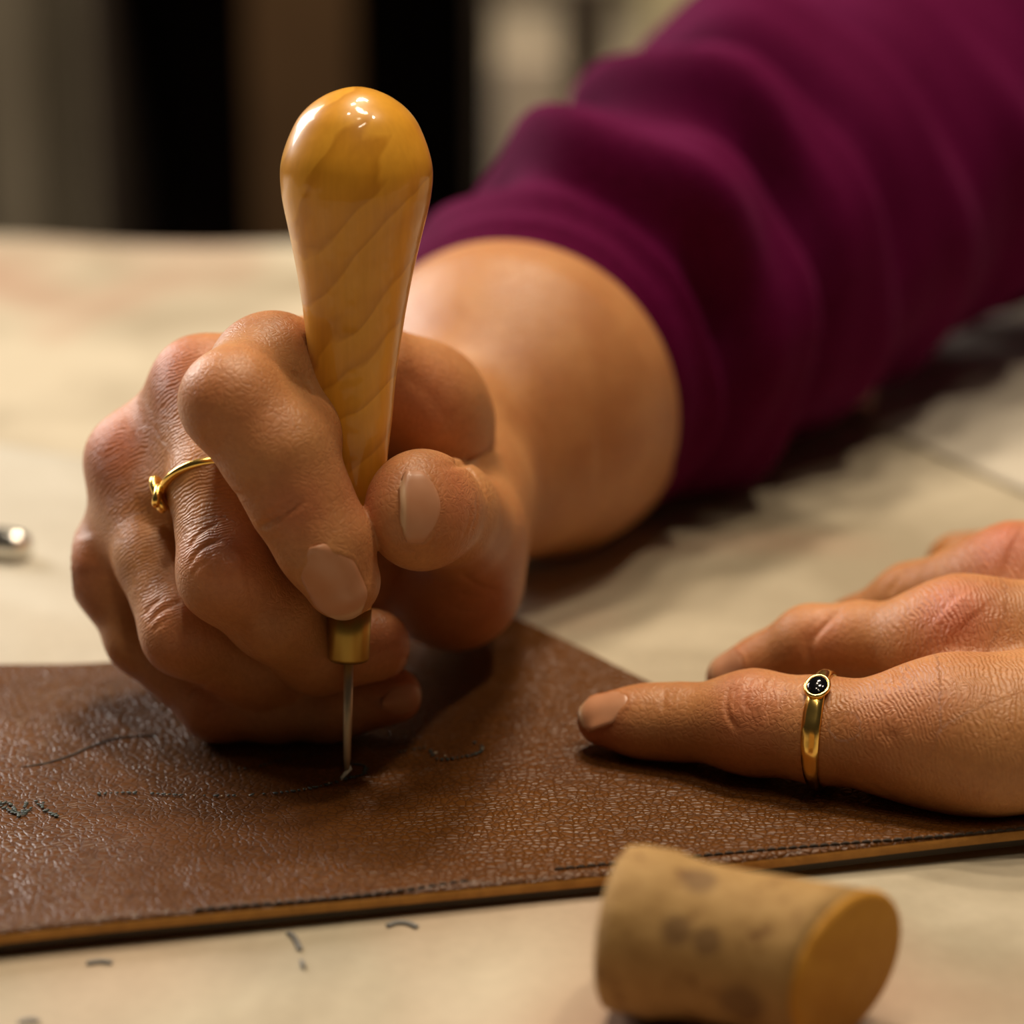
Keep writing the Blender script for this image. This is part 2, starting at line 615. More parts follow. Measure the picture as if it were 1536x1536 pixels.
def leather_z(x, y):
    return ZL + .0005 * math.sin(x * 38 + 1) * math.sin(y * 45) + .0004 * math.sin(x * 17 - y * 60)


vs = []
top = np.zeros((NYL + 1, NXL + 1, 3))
for j in range(NYL + 1):
    v = j / NYL
    for i in range(NXL + 1):
        u = i / NXL
        p = (1 - v) * F[i] + v * B_[i] + (1 - u) * L_[j] + u * R_[j] - ((1 - u) * (1 - v) * F[0] + u * (1 - v) * F[-1] + (1 - u) * v * B_[0] + u * v * B_[-1])
        lift = (.0014 + .0012 * max(0, u - .45)) * math.exp(-v * 9)
        edge = min(v, 1 - v, 1 - u) * 140
        rnd = -.0009 * max(0, 1 - v * 60) ** 2 - .0004 * max(0, 1 - (1 - v) * 60) ** 2
        top[j, i] = (p[0], p[1], leather_z(p[0], p[1]) + lift + rnd)
TH = .0029
N = (NXL + 1) * (NYL + 1)
vs = [tuple(p) for p in top.reshape(-1, 3)]
vs += [(x, y, z - TH if z - TH > .0002 else .0002) for x, y, z in vs]
fs, fm = [], []
for j in range(NYL):
    for i in range(NXL):
        a = j * (NXL + 1) + i
        fs.append((a, a + 1, a + NXL + 2, a + NXL + 1)); fm.append(0)
        fs.append((N + a, N + a + NXL + 1, N + a + NXL + 2, N + a + 1)); fm.append(1)
ring = [i for i in range(NXL + 1)] + [j * (NXL + 1) + NXL for j in range(1, NYL + 1)] + \
       [NYL * (NXL + 1) + i for i in range(NXL - 1, -1, -1)] + [j * (NXL + 1) for j in range(NYL - 1, 0, -1)]
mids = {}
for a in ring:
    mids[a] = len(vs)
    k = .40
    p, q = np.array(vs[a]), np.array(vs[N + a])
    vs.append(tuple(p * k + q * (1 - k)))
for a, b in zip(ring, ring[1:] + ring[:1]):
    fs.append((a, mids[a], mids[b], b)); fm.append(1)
    fs.append((mids[a], N + a, N + b, mids[b])); fm.append(2)  # lower edge band coloured dark to stand for shade in the gap beneath
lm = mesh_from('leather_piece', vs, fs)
lm.materials.append(M['leather']); lm.materials.append(M['raw']); lm.materials.append(M['thread_gap_shade'])
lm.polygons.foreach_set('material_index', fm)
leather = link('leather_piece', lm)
tag(leather, 'brown pebbled leather piece with orange raw edge lying under both hands', 'leather')
LBVH = BVHTree.FromPolygons(vs[:N], [f for f in fs if max(f) < N])


def on_leather(px, py, dz=0.0):
    r = RIGHT * ((px - 768) / FPX) + UP * ((768 - py) / FPX) + FWD
    h = LBVH.ray_cast(Vector(CAM), Vector(r).normalized())
    p = np.array(h[0]) if h[0] is not None else on_plane(px, py, ZL)
    return p + np.array([0, 0, dz])


# stitches along the front edge: one mesh, many objects
sv, sf = tube_geo([(-.0009, 0, 0), (-.0006, 0, .00025), (0, 0, .00035), (.0006, 0, .00025), (.0009, 0, 0)], [.00012, .00022, .00026, .00022, .00012], 6, hint=(0, 1, 0))
stitch_me = mesh_from('stitch', sv, sf)
stitch_me.materials.append(M['thread_gap_shade'])
row = resample(catmull([on_leather(px, py) for px, py in ((300, 1366), (560, 1343), (800, 1309), (1065, 1284), (1250, 1268), (1400, 1257), (1530, 1245))], 12), 78)
for k in range(len(row)):
    if 24 < k < 33: continue
    p = row[k]
    t = row[min(k + 1, len(row) - 1)] - row[max(k - 1, 0)]
    o = bpy.data.objects.new('stitch', stitch_me)
    COL.objects.link(o)
    o.parent = leather
    o.location = (p[0], p[1], p[2])
    o.rotation_euler = (0, 0, math.atan2(t[1], t[0]) + random.uniform(-.08, .08))


def leather_line(name, pts, r, mat, lift=0.0001, seg=6, dotted=None, label=None):
    P = resample(catmull([on_leather(px, py, lift) for px, py in pts], 14), 60)
    if dotted is None:
        v, f = tube_geo(P, [r * (.35 + .65 * math.sin(math.pi * min(1, max(0, i / 59))) ** .5) for i in range(60)], seg, hint=(0, 0, 1), flat=.5)
    else:
        v, f = [], []
        Q = resample(P, dotted)
        for q in Q:
            if random.random() < .22: continue
            a = random.uniform(0, 3.14)
            d = np.array([math.cos(a), math.sin(a), 0]) * r * random.uniform(.5, 1.6)
            vv, ff = tube_geo([q - d, q, q + d], [r * .5, r * random.uniform(.7, 1.2), r * .5], 6, hint=(0, 0, 1), flat=.4)
            o = len(v); v += vv; f += [tuple(i + o for i in g) for g in ff]
    ob = link(name, mesh_from(name, v, f), [mat], leather)
    if label: ob['label'] = label
    if dotted: ob['kind'] = 'stuff'
    return ob


leather_line('scored_line', ((32, 1151), (70, 1145), (105, 1134), (140, 1119), (180, 1107), (235, 1103)), .00034, M['thread_gap_shade'], label='dark curved line scored in the leather')
leather_line('pricked_line', ((140, 1193), (200, 1191), (280, 1195), (360, 1195), (430, 1190), (485, 1180), (526, 1168)), 0.00038, M['ink'], lift=.00034, dotted=46)
leather_line('pricked_line', ((335, 1156), (380, 1153), (430, 1140), (480, 1132)), 0.00031, M['ink'], lift=.00034, dotted=20)
leather_line('pricked_line', ((526, 1168), (545, 1163), (548, 1152), (535, 1148), (510, 1147)), 0.00038, M['ink'], lift=.00034, dotted=18)
leather_line('pricked_line', ((600, 1130), (640, 1124), (655, 1140), (690, 1138), (720, 1130), (722, 1120), (712, 1116)), 0.00038, M['ink'], lift=.00034, dotted=26)
leather_line('pricked_line', ((0, 1206), (15, 1208), (28, 1224), (34, 1222), (42, 1204), (60, 1206), (66, 1216), (85, 1226)), 0.00042, M['ink'], lift=.00034, dotted=30)
leather_line('pricked_line', ((-60, 1212), (-20, 1204), (10, 1215), (30, 1226), (50, 1212), (72, 1204)), 0.00042, M['ink'], lift=.00034, dotted=24)
leather_line('pale_dots', ((250, 1194), (330, 1196), (400, 1193), (460, 1185), (512, 1172)), .00022, M['pale'], lift=.0003, dotted=14)
leather_line('pale_dots', ((640, 1126), (680, 1138), (716, 1132), (724, 1124)), .00022, M['pale'], lift=.0003, dotted=7)
leather_line('pale_scratch', ((1120, 1158), (1150, 1156), (1165, 1163), (1185, 1160), (1210, 1167), (1240, 1166)), .00020, M['pale'], dotted=16)

# ------------------------------------------------------------------ awl
T0 = at(520, 1168, .5003)
T1 = at(537, 128, .4785)
AX = (T1 - T0); ALEN = np.linalg.norm(AX); AX = AX / ALEN


def along(py):
    """distance along the awl axis that shows at picture row py"""
    lo, hi = 0.0, ALEN
    for _ in range(40):
        m = (lo + hi) / 2
        p = T0 + AX * m - CAM
        y = 768 - FPX * p.dot(UP) / p.dot(FWD)
        if y > py: lo = m
        else: hi = m
    return lo


def arad(py, hw):
    p = T0 + AX * along(py) - CAM
    return along(py), hw / FPX * p.dot(FWD)


awl = empty('awl', tuple(T0))
prof = [(920, 28), (918, 32), (910, 33), (900, 34.5), (850, 37), (800, 40), (740, 47), (700, 52), (670, 55), (620, 60), (580, 63), (550, 66), (500, 72.5), (464, 77.5), (412, 86.5), (360, 97.5), (308, 109.5), (285, 113), (267, 114.5), (250, 114), (230, 110), (204, 101), (178, 88), (158, 70), (143, 48), (134, 26), (130.5, 10), (129.8, 1)]
prof = np.array([arad(*p) for p in prof])
hp = [(prof[0][0], .0001)]
fine_s = catmull(prof, 6)
hp += [(s, max(r, .00005)) for s, r in fine_s]
org = T0 + AX * along(285) + np.array([-.0045, -.011, .0])
lathe('handle', T0, AX, hp, mat_wood_handle(AX, org), awl, 96)
fp = [arad(y, h) for y, h in ((991, 7), (991, 27), (989, 30), (985, 31), (950, 32), (912, 33.5), (912, 20))]
lathe('ferrule', T0, AX, fp, M['brass'], awl, 64)['label'] = 'dull brass ferrule'
npf = [(0.0, .00008), (.0012, .0004), (.004, .00072), (.010, .00084), (along(985), .00094)]
lathe('needle', T0, AX, npf, M['steel'], awl, 24)['label'] = 'thin steel needle'
tag(awl, 'awl with pear shaped varnished wooden handle held upright in the hand', 'awl')
chip = link('leather_shaving', mesh_from('leather_shaving', *tube_geo([on_leather(512, 1170, .0003), on_leather(524, 1164, .0014), on_leather(520, 1158, .0026)], [.0004, .0007, .0003], 6, flat=.5)), [M['pale']])
tag(chip, 'tiny pale shaving at the tip of the awl needle', 'shaving')

# ------------------------------------------------------------------ hands: distance field -> surface
MM = 1000.0


def Pm(px, py, d):
    return at(px, py, d / 1000.0) * MM


def smin(a, b, k):
    h = np.maximum(k - np.abs(a - b), 0) / k
    return np.minimum(a, b) - h * h * k * .25


class Field:
    def __init__(self, lo, hi, h):
        self.lo = np.asarray(lo, np.float32); self.h = h
        self.n = (np.ceil((np.asarray(hi) - self.lo) / h).astype(int) + 1)
        self.ax = [self.lo[i] + np.arange(self.n[i], dtype=np.float32) * h for i in range(3)]
        self.D = np.full(self.n, 14.0, np.float32)

    def win(self, lo, hi):
        a = np.clip(np.floor((np.asarray(lo) - self.lo) / self.h).astype(int), 0, self.n)
        b = np.clip(np.ceil((np.asarray(hi) - self.lo) / self.h).astype(int) + 1, 0, self.n)
        return tuple(slice(int(i), int(j)) for i, j in zip(a, b))

    def pts(self, w):
        return (self.ax[0][w[0]][:, None, None], self.ax[1][w[1]][None, :, None], self.ax[2][w[2]][None, None, :])

    def cone(self, w, a, b, ra, rb):
        X, Y, Z = self.pts(w)
        ba = b - a
        l2 = float(ba.dot(ba)) + 1e-9
        x, y, z = X - a[0], Y - a[1], Z - a[2]
        t = np.clip((x * ba[0] + y * ba[1] + z * ba[2]) / l2, 0, 1)
        return np.sqrt((x - ba[0] * t) ** 2 + (y - ba[1] * t) ** 2 + (z - ba[2] * t) ** 2) - (ra + (rb - ra) * t)

    def ell(self, w, c, R, rad):
        """ellipsoid, axes = rows of R"""
        X, Y, Z = self.pts(w)
        x, y, z = X - c[0], Y - c[1], Z - c[2]
        q = 0; g = 0
        for i in range(3):
            k = x * R[i][0] + y * R[i][1] + z * R[i][2]
            q = q + (k / rad[i]) ** 2
            g = g + (k / rad[i] ** 2) ** 2
        q = np.sqrt(q); g = np.sqrt(g) + 1e-6
        return q * (q - 1) / g

    def add_cone(self, a, b, ra, rb, k):
        a, b = np.asarray(a, np.float32), np.asarray(b, np.float32)
        m = max(ra, rb) + k + 3
        w = self.win(np.minimum(a, b) - m, np.maximum(a, b) + m)
        self.D[w] = smin(self.D[w], self.cone(w, a, b, ra, rb).astype(np.float32), k)

    def add_ball(self, c, r, k):
        self.add_cone(c, np.asarray(c) + 1e-3, r, r, k)

    def add_ell(self, c, R, rad, k):
        m = max(rad) + k + 3
        w = self.win(np.asarray(c) - m, np.asarray(c) + m)
        self.D[w] = smin(self.D[w], self.ell(w, c, R, rad).astype(np.float32), k)

    def sub_ell(self, c, R, rad, k):
        m = max(rad) + k + 3
        w = self.win(np.asarray(c) - m, np.asarray(c) + m)
        self.D[w] = -smin(-self.D[w], self.ell(w, c, R, rad).astype(np.float32), k)

    def add_finger(self, pts, kin=3.0, kjoin=9.0, kfar=0.9, reach=24.0, links=(), ell=None):
        """pts: (xyz, r) root first.  The chain blends softly with the palm near its root only."""
        P = [np.asarray(p, np.float32) for p, r in pts]; Rr = [r for p, r in pts]
        m = max(Rr) + 12
        w = self.win(np.min(P, 0) - m, np.max(P, 0) + m)
        F_ = np.full(self.D[w].shape, 14.0, np.float32)
        for i in range(len(P) - 1):
            F_ = smin(F_, self.cone(w, P[i], P[i + 1], Rr[i], Rr[i + 1]).astype(np.float32), kin)
        for a, b, r1, r2, kk in links:
            F_ = smin(F_, self.cone(w, a, b, r1, r2).astype(np.float32), kk)
        if ell is not None:
            F_ = smin(F_, self.ell(w, ell[0], ell[1], ell[2]).astype(np.float32), ell[3])
        X, Y, Z = self.pts(w)
        dist = np.sqrt((X - P[0][0]) ** 2 + (Y - P[0][1]) ** 2 + (Z - P[0][2]) ** 2)
        q = np.clip(1 - (dist - 8) / reach, 0, 1)
        k = kfar + (kjoin - kfar) * q * q * (3 - 2 * q)
        self.D[w] = smin(self.D[w], F_, k.astype(np.float32))

    def surface(self):
        D = self.D
        ins = D < 0
        cnt = np.zeros(tuple(s - 1 for s in D.shape), np.uint8)
        sl = (slice(0, -1), slice(1, None))
        for i in (0, 1):
            for j in (0, 1):
                for k in (0, 1):
                    cnt += ins[sl[i], sl[j], sl[k]]
        act = (cnt > 0) & (cnt < 8)
        ijk = np.argwhere(act)
        idx = np.full(act.shape, -1, np.int32)
        idx[act] = np.arange(len(ijk), dtype=np.int32)
        acc = np.zeros((len(ijk), 3), np.float32); num = np.zeros(len(ijk), np.float32)
        for axis in range(3):
            o1, o2 = [a for a in range(3) if a != axis]
            for p in (0, 1):
                for q in (0, 1):
                    a = ijk.copy(); a[:, o1] += p; a[:, o2] += q
                    b = a.copy(); b[:, axis] += 1
                    da = D[a[:, 0], a[:, 1], a[:, 2]]; db = D[b[:, 0], b[:, 1], b[:, 2]]
                    cr = (da < 0) != (db < 0)
                    t = np.where(cr, da / np.where(cr, da - db, 1), 0)
                    pt = np.zeros((len(ijk), 3), np.float32)
                    pt[:, o1] = p; pt[:, o2] = q; pt[:, axis] = t
                    acc += pt * cr[:, None]; num += cr
        V = (ijk + acc / num[:, None]) * self.h + self.lo
        quads = []
        for axis in range(3):
            o1, o2 = [(1, 2), (2, 0), (0, 1)][axis]
            s0 = [slice(None)] * 3; s1 = [slice(None)] * 3
            s0[axis] = slice(0, -1); s1[axis] = slice(1, None)
            ch = ins[tuple(s0)] != ins[tuple(s1)]
            e = np.argwhere(ch)
            e = e[(e[:, o1] > 0) & (e[:, o2] > 0) & (e[:, o1] < D.shape[o1] - 1) & (e[:, o2] < D.shape[o2] - 1)]
            fl = ins[e[:, 0], e[:, 1], e[:, 2]]
            c = []
            for (p, q) in ((-1, -1), (0, -1), (0, 0), (-1, 0)):
                g = e.copy(); g[:, o1] += p; g[:, o2] += q
                c.append(idx[g[:, 0], g[:, 1], g[:, 2]])
            Q = np.stack(c, 1)
            Q[~fl] = Q[~fl][:, ::-1]
            quads.append(Q)
        Q = np.vstack(quads)
        Q = Q[(Q >= 0).all(1)]
        return V.astype(np.float64), Q


def smooth_mesh(V, Q, it, f=.5):
    e = np.vstack([Q[:, [0, 1]], Q[:, [1, 2]], Q[:, [2, 3]], Q[:, [3, 0]]])
    n = len(V)
    deg = np.bincount(e[:, 0], minlength=n) + np.bincount(e[:, 1], minlength=n)
    deg = np.maximum(deg, 1)
    for _ in range(it):
        for s in (f, -f * 1.02):
            A = np.zeros_like(V)
            for k in range(3):
                A[:, k] = np.bincount(e[:, 0], V[e[:, 1], k], n) + np.bincount(e[:, 1], V[e[:, 0], k], n)
            V = V + s * (A / deg[:, None] - V)
    return V


def normals(V, Q):
    d1 = V[Q[:, 2]] - V[Q[:, 0]]; d2 = V[Q[:, 3]] - V[Q[:, 1]]
    fn = np.cross(d1, d2)
    N_ = np.zeros_like(V)
    for k in range(3):
        for c in range(4):
            N_[:, k] += np.bincount(Q[:, c], fn[:, k], len(V))
    return N_ / (np.linalg.norm(N_, axis=1)[:, None] + 1e-12)


def seg_dist(V, P):
    """distance of V to the polyline P"""
    best = np.full(len(V), 1e9)
    for a, b in zip(P[:-1], P[1:]):
        ba = b - a
        t = np.clip(((V - a) @ ba) / (ba @ ba + 1e-9), 0, 1)
        best = np.minimum(best, np.linalg.norm(V - a - t[:, None] * ba, axis=1))
    return best


class Skin:
    """sculpting on a hand surface, in millimetres"""
    def __init__(self, V, Q):
        self.V, self.Q = V, Q
        self.N = normals(V, Q)
        self.bvh = BVHTree.FromPolygons([Vector(v) for v in V], [tuple(q) for q in Q.tolist()])
        self.red = np.zeros(len(V)); self.wr = np.zeros(len(V)); self.fc = np.zeros(len(V))

    def hit(self, px, py):
        r = RIGHT * ((px - 768) / FPX) + UP * ((768 - py) / FPX) + FWD
        h = self.bvh.ray_cast(Vector(CAM * MM), Vector(r).normalized())
        return (None, None) if h[0] is None else (np.array(h[0]), np.array(h[1]))

    def path(self, pts, n=6):
        P = catmull(np.array([(x, y, 0) for x, y in pts], float), n)[:, :2] if len(pts) > 2 else np.array(pts, float)
        out = [(p, nn) for p, nn in (self.hit(x, y) for x, y in P) if p is not None]
        return np.array([p for p, _ in out]), np.array([q for _, q in out])

    def stroke(self, pts, width, height, power=2.0, taper=True):
        """raise (height > 0) or press in (height < 0) the skin along a line"""
        P, Nn = self.path(pts)
        if len(P) < 2: return
        m = width * 3
        box_ = ((self.V > P.min(0) - m) & (self.V < P.max(0) + m)).all(1)
        I = np.nonzero(box_)[0]
        d = seg_dist(self.V[I], P)
        k = np.exp(-(d / width) ** power)
        if taper:
            L = np.linalg.norm(P[-1] - P[0]) + 1e-6
            t = np.clip(((self.V[I] - P[0]) @ (P[-1] - P[0])) / L ** 2, 0, 1)
            k = k * np.clip(np.sin(math.pi * t) * 1.6 + .15, 0, 1)
        face = (self.N[I] @ Nn.mean(0)) > -.1
        self.V[I] += self.N[I] * (k * height * face)[:, None]

    def blush(self, p, r, amt):
        d = np.linalg.norm(self.V - p, axis=1)
        self.red = np.maximum(self.red, amt * np.exp(-(d / r) ** 2))

    def loose(self, p, r, amt, axis, pitch):
        """fine transverse folds around p; axis = along the finger, pitch in mm"""
        d = np.linalg.norm(self.V - p, axis=1)
        w = amt * np.exp(-(d / r) ** 2)
        a = np.asarray(axis, float); a = a / np.linalg.norm(a)
        c = (self.V @ a) / pitch
        use = w > self.wr
        self.fc = np.where(use, c, self.fc)
        self.wr = np.maximum(self.wr, w)


def ortho(axis, hint):
    a, h, c = frame_from(axis, hint)
    return np.array([a, h, c])


# ---- right hand (holds the awl)
H = .50
fr = Field((-86, -26, -1), (46, 152, 92), H)
WR = Pm(685, 700, 576)
# metacarpals and wrist
idxM, midM, rinM, litM = Pm(455, 563, 512), Pm(304, 582, 514), Pm(203, 692, 521), Pm(174, 850, 526)
bI, bM, bR, bL = Pm(650, 652, 562), Pm(645, 670, 566), Pm(645, 710, 570), Pm(645, 750, 570)
fr.add_cone(bI, idxM, 12, 9.4, 6)
fr.add_cone(bM, midM, 12, 8.6, 8)
fr.add_cone(bR, rinM, 12, 8.2, 8)
fr.add_cone(bL, litM, 12, 8.1, 8)
fr.add_cone(WR, (bI + bM) / 2, 16.5, 13, 10)
fr.add_cone(WR + np.array([0, 2, -4]), (bL + bR) / 2, 16, 13, 10)
midA, rinA, litA = Pm(322, 730, 501), Pm(236, 835, 512), Pm(215, 955, 522)
fr.add_cone((midM + rinM) / 2 + np.array([0, 3, 0]), (midM + rinM) / 2 * .35 + (midA + rinA) / 2 * .65, 7.6, 6.6, 5)
fr.add_cone((rinM + litM) / 2 + np.array([0, 3, 0]), (rinM + litM) / 2 * .6 + (rinA + litA) / 2 * .4, 7.4, 6.6, 5)
fr.add_cone((idxM + midM) / 2 + np.array([0, 3, 0]), (midM * .5 + idxM * .5) * .7 + midA * .3, 8, 7, 5)
fr.add_cone(Pm(660, 850, 556), Pm(300, 850, 532), 14, 9, 10)      # hypothenar edge
# forearm
FA = Pm(790, 590, 628); FB = Pm(765, 605, 602)
fr.add_cone(WR, FB, 17, 31, 14)
fr.add_cone(FB, FA, 32, 35, 16)
fr.add_cone(FA, Pm(860, 520, 650), 35, 38, 16)
# web between index and thumb, thenar
fr.add_cone(Pm(632, 606, 527), Pm(650, 640, 533), 11.5, 12.2, 6)
fr.add_cone(Pm(560, 560, 518), Pm(640, 610, 528), 10, 11, 6)
fr.add_cone(Pm(690, 800, 531), Pm(685, 725, 552), 12.5, 13, 8)
fr.add_cone(Pm(680, 872, 541), Pm(690, 770, 558), 14.2, 14, 8)
# fingers
fr.add_finger([(litM, 8.3), (Pm(215, 955, 522), 7.2), (Pm(328, 1056, 515), 7.1), (Pm(410, 1064, 515), 6.2), (Pm(490, 1063, 516), 6.3), (Pm(590, 1044, 517), 5.5)], 2.6, 8)
fr.add_finger([(rinM, 8.2), (Pm(236, 835, 512), 8.0), (Pm(281, 946, 503), 8.4), (Pm(390, 1005, 511), 7.3), (Pm(470, 1028, 518), 6.8), (Pm(545, 1000, 523), 6.2)], 2.8, 8)
fr.add_finger([(midM, 8.5), (Pm(322, 730, 501), 8.4), (Pm(343, 860, 491), 9.1), (Pm(410, 924, 496), 8.0), (Pm(478, 977, 505), 7.9), (Pm(560, 968, 509), 7.0)], 2.8, 8)
fr.add_finger([(idxM, 9.6), (Pm(396, 562, 491), 9.7), (Pm(350, 603, 477), 9.2), (Pm(418, 678, 478), 9.9), (Pm(450, 748, 479), 8.9), (Pm(487, 815, 479.5), 8.4), (Pm(513, 871, 481.5), 7.0)], 3.0, 8, links=((Pm(415, 545, 495), Pm(446, 640, 486), 9.0, 8.6, 5),))
ta, tn, ts = frame_from(RIGHT * -.52 - FWD * .85 + UP * -.03, RIGHT * .86 - FWD * .5)
THUMB = (Pm(633, 765, 487), ta, tn)
fr.add_finger([(Pm(692, 800, 531), 12.0), (Pm(668, 768, 503), 9.6), (Pm(646, 766, 492), 9.2)], 3.0, 5, .6, 14,
              ell=(THUMB[0], np.array([ta, tn, ts]), (13.0, 9.2, 11.2), 2.5))
V, Q = fr.surface()
del fr
V = smooth_mesh(V, Q, 3)
rh = Skin(V, Q)

# ---- left hand (flat on the leather)
fl = Field((4, -60, -1), (215, 130, 62), .55)
pM, rM, mM, iM = Pm(1418, 1098, 488), Pm(1437, 962, 511), Pm(1522, 878, 535), Pm(1610, 850, 556)
bp, br, bm_, bi = np.array([160., 2, 20]), np.array([163., 18, 25]), np.array([165., 34, 27]), np.array([166., 48, 24])
for a, b, r1, r2 in ((bp, pM, 14, 12.6), (br, rM, 14, 11), (bm_, mM, 14, 11), (bi, iM, 14, 10.5)):
    fl.add_cone(a, b, r1, r2, 9)
fl.add_cone(Pm(1490, 1118, 483), bp, 12.6, 15, 9)
fl.add_cone(np.array([168., 10, 22]), np.array([214., 24, 26]), 20, 21, 16)
fl.add_cone(np.array([168., 36, 24]), np.array([214., 34, 26]), 20, 21, 16)
fl.add_finger([(pM, 12.0), (Pm(1330, 1104, 489), 9.9), (Pm(1230, 1095, 493), 9.2), (Pm(1130, 1084, 498), 9.2), (Pm(1010, 1083, 505), 6.6), (Pm(960, 1082, 507), 6.1), (Pm(905, 1080, 509), 5.0)], 4, 9, .9, 26)
fl.add_finger([(rM, 11.0), (Pm(1375, 968, 513), 8.2), (Pm(1290, 964, 519), 7.3), (Pm(1217, 967, 524), 7.2), (Pm(1150, 1000, 529), 6.0), (Pm(1098, 1018, 532), 5.2)], 4, 9, .9, 26)
fl.add_finger([(mM, 11.0), (Pm(1440, 890, 540), 8.4), (Pm(1368, 903, 547), 7.4), (Pm(1280, 950, 553), 6.4), (Pm(1235, 978, 556), 5.6)], 4, 9, .9, 26)
fl.add_finger([(iM, 10.5), (Pm(1540, 885, 560), 7.6), (Pm(1475, 905, 563), 7.0), (Pm(1410, 935, 567), 6.0), (Pm(1370, 950, 569), 5.4)], 4, 9, .9, 26)
fl.add_finger([(np.array([165., 56, 20]), 12), (np.array([140., 76, 14]), 10.5), (np.array([118., 88, 11]), 9.5), (np.array([98., 92, 9.5]), 7.5)], 4, 9, .9, 26)
V, Q = fl.surface()
del fl
V = smooth_mesh(V, Q, 3)
lh = Skin(V, Q)


# ---- fine sculpting (all lines are pressed into or raised from the surface itself)
for pts, w, h in (
        # right hand: index
        (((390, 791), (424, 773), (456, 750)), .6, -.75), (((396, 776), (424, 760), (448, 738)), .55, -.4),
        (((436, 556), (460, 574), (473, 594)), .7, -.45), (((300, 640), (322, 655), (350, 660)), 2.2, -.25),
        (((330, 720), (352, 740), (372, 742)), .8, -.12),
        # middle
        (((281, 826), (294, 805), (311, 791), (328, 784)), .5, -.36), (((282, 850), (295, 828), (314, 815), (333, 810)), .55, -.42),
        (((286, 866), (297, 850), (312, 842)), .45, -.22), (((288, 800), (300, 788), (315, 778)), .4, -.15),
        (((320, 870), (345, 850), (372, 862)), 3.4, .45),
        # ring
        (((216, 922), (227, 908), (242, 897)), .5, -.32), (((222, 936), (240, 916), (274, 899)), .5, -.42),
        (((228, 948), (240, 936), (252, 929)), .45, -.2), (((260, 960), (285, 945), (310, 960)), 3.0, .35),
        (((205, 742), (211, 765), (217, 790)), .45, -.18), (((216, 750), (222, 775), (226, 800)), .45, -.14),
        # little
        (((279, 1048), (292, 1032), (315, 1023)), .5, -.36), (((305, 1081), (318, 1066), (340, 1054)), .5, -.36),
        (((130, 800), (124, 830), (128, 862)), 3.0, .5),
        # thumb and web
        (((673, 687), (700, 700), (719, 722), (731, 748)), .6, -.55), (((690, 692), (712, 712), (724, 735)), .4, -.18),
        (((706, 800), (716, 772), (716, 745)), .6, -.25), (((694, 806), (704, 784), (707, 760)), .5, -.2),
        (((664, 700), (690, 696), (720, 684), (748, 668)), .8, -.8),
        (((600, 560), (640, 590), (680, 640)), 1.4, -.18), (((640, 660), (668, 640), (690, 612)), .8, -.14),
        (((690, 860), (720, 880), (750, 885)), .8, -.22), (((660, 905), (700, 915), (750, 905)), .9, -.25),
        (((670, 880), (710, 896), (760, 892)), .7, -.15), (((640, 930), (690, 938), (740, 925)), 1.0, -.2)):
    rh.stroke(pts, w, h)
for pts, w, h in (
        # left hand: little finger knuckles
        (((1096, 1026), (1089, 1050), (1092, 1074), (1108, 1098)), .55, -.42), (((1128, 1014), (1120, 1038), (1118, 1056), (1124, 1070)), .5, -.40),
        (((1152, 1020), (1147, 1034), (1144, 1048)), .5, -.34), (((1162, 1012), (1154, 1048), (1150, 1084)), .5, -.30),
        (((1106, 1030), (1101, 1050), (1103, 1066)), .4, -.22), (((1138, 1016), (1132, 1040), (1131, 1056)), .4, -.22),
        (((1180, 1015), (1172, 1040)), .45, -.2), (((999, 1034), (995, 1050), (997, 1068)), .5, -.24), (((1010, 1034), (1007, 1052)), .45, -.16),
        (((1112, 1050), (1130, 1036), (1150, 1052)), 3.0, .35),
        # ring finger
        (((1266, 906), (1238, 934), (1214, 966), (1211, 1004)), .9, -.75), (((1246, 908), (1218, 940), (1200, 972)), .9, -.35),
        (((1280, 905), (1252, 936)), .7, -.2),
        # middle finger
        (((1360, 852), (1342, 875), (1334, 892)), .7, -.4),
        # web and back
        (((1330, 1028), (1344, 1022), (1352, 1000)), 1.2, -.6),
        (((1425, 905), (1440, 912), (1456, 930)), 6.0, .5), (((1500, 808), (1522, 812)), 6.0, .5),
        (((1300, 1170), (1318, 1185), (1345, 1200)), 1.0, -.3), (((1330, 1090), (1345, 1120), (1345, 1160)), 1.6, -.25)):
    lh.stroke(pts, w, h)


def P3(sk, px, py):
    p, n = sk.hit(px, py)
    return p if p is not None else np.array([0, 0, 999.])


for sk, px, py, r, amt in ((rh, 255, 550, 9, .75), (rh, 165, 665, 10, .8), (rh, 310, 590, 8, .35), (rh, 340, 850, 9, .55), (rh, 265, 950, 8, .45),
                           (rh, 320, 1060, 8, .4), (rh, 440, 765, 7, .5), (rh, 560, 740, 9, .4), (rh, 690, 745, 8, .5), (rh, 600, 1040, 7, .55),
                           (rh, 585, 960, 7, .5), (rh, 125, 850, 7, .5), (rh, 640, 600, 9, .4), (rh, 360, 640, 9, .3), (rh, 730, 900, 12, .45),
                           (lh, 1430, 915, 8.5, 1.0), (lh, 1515, 812, 9, 1.0), (lh, 1120, 1050, 8, .6), (lh, 890, 1080, 7, .7), (lh, 1085, 1005, 7, .6),
                           (lh, 1235, 945, 6, .45), (lh, 1350, 1060, 10, .35)):
    sk.blush(P3(sk, px, py), r, amt)
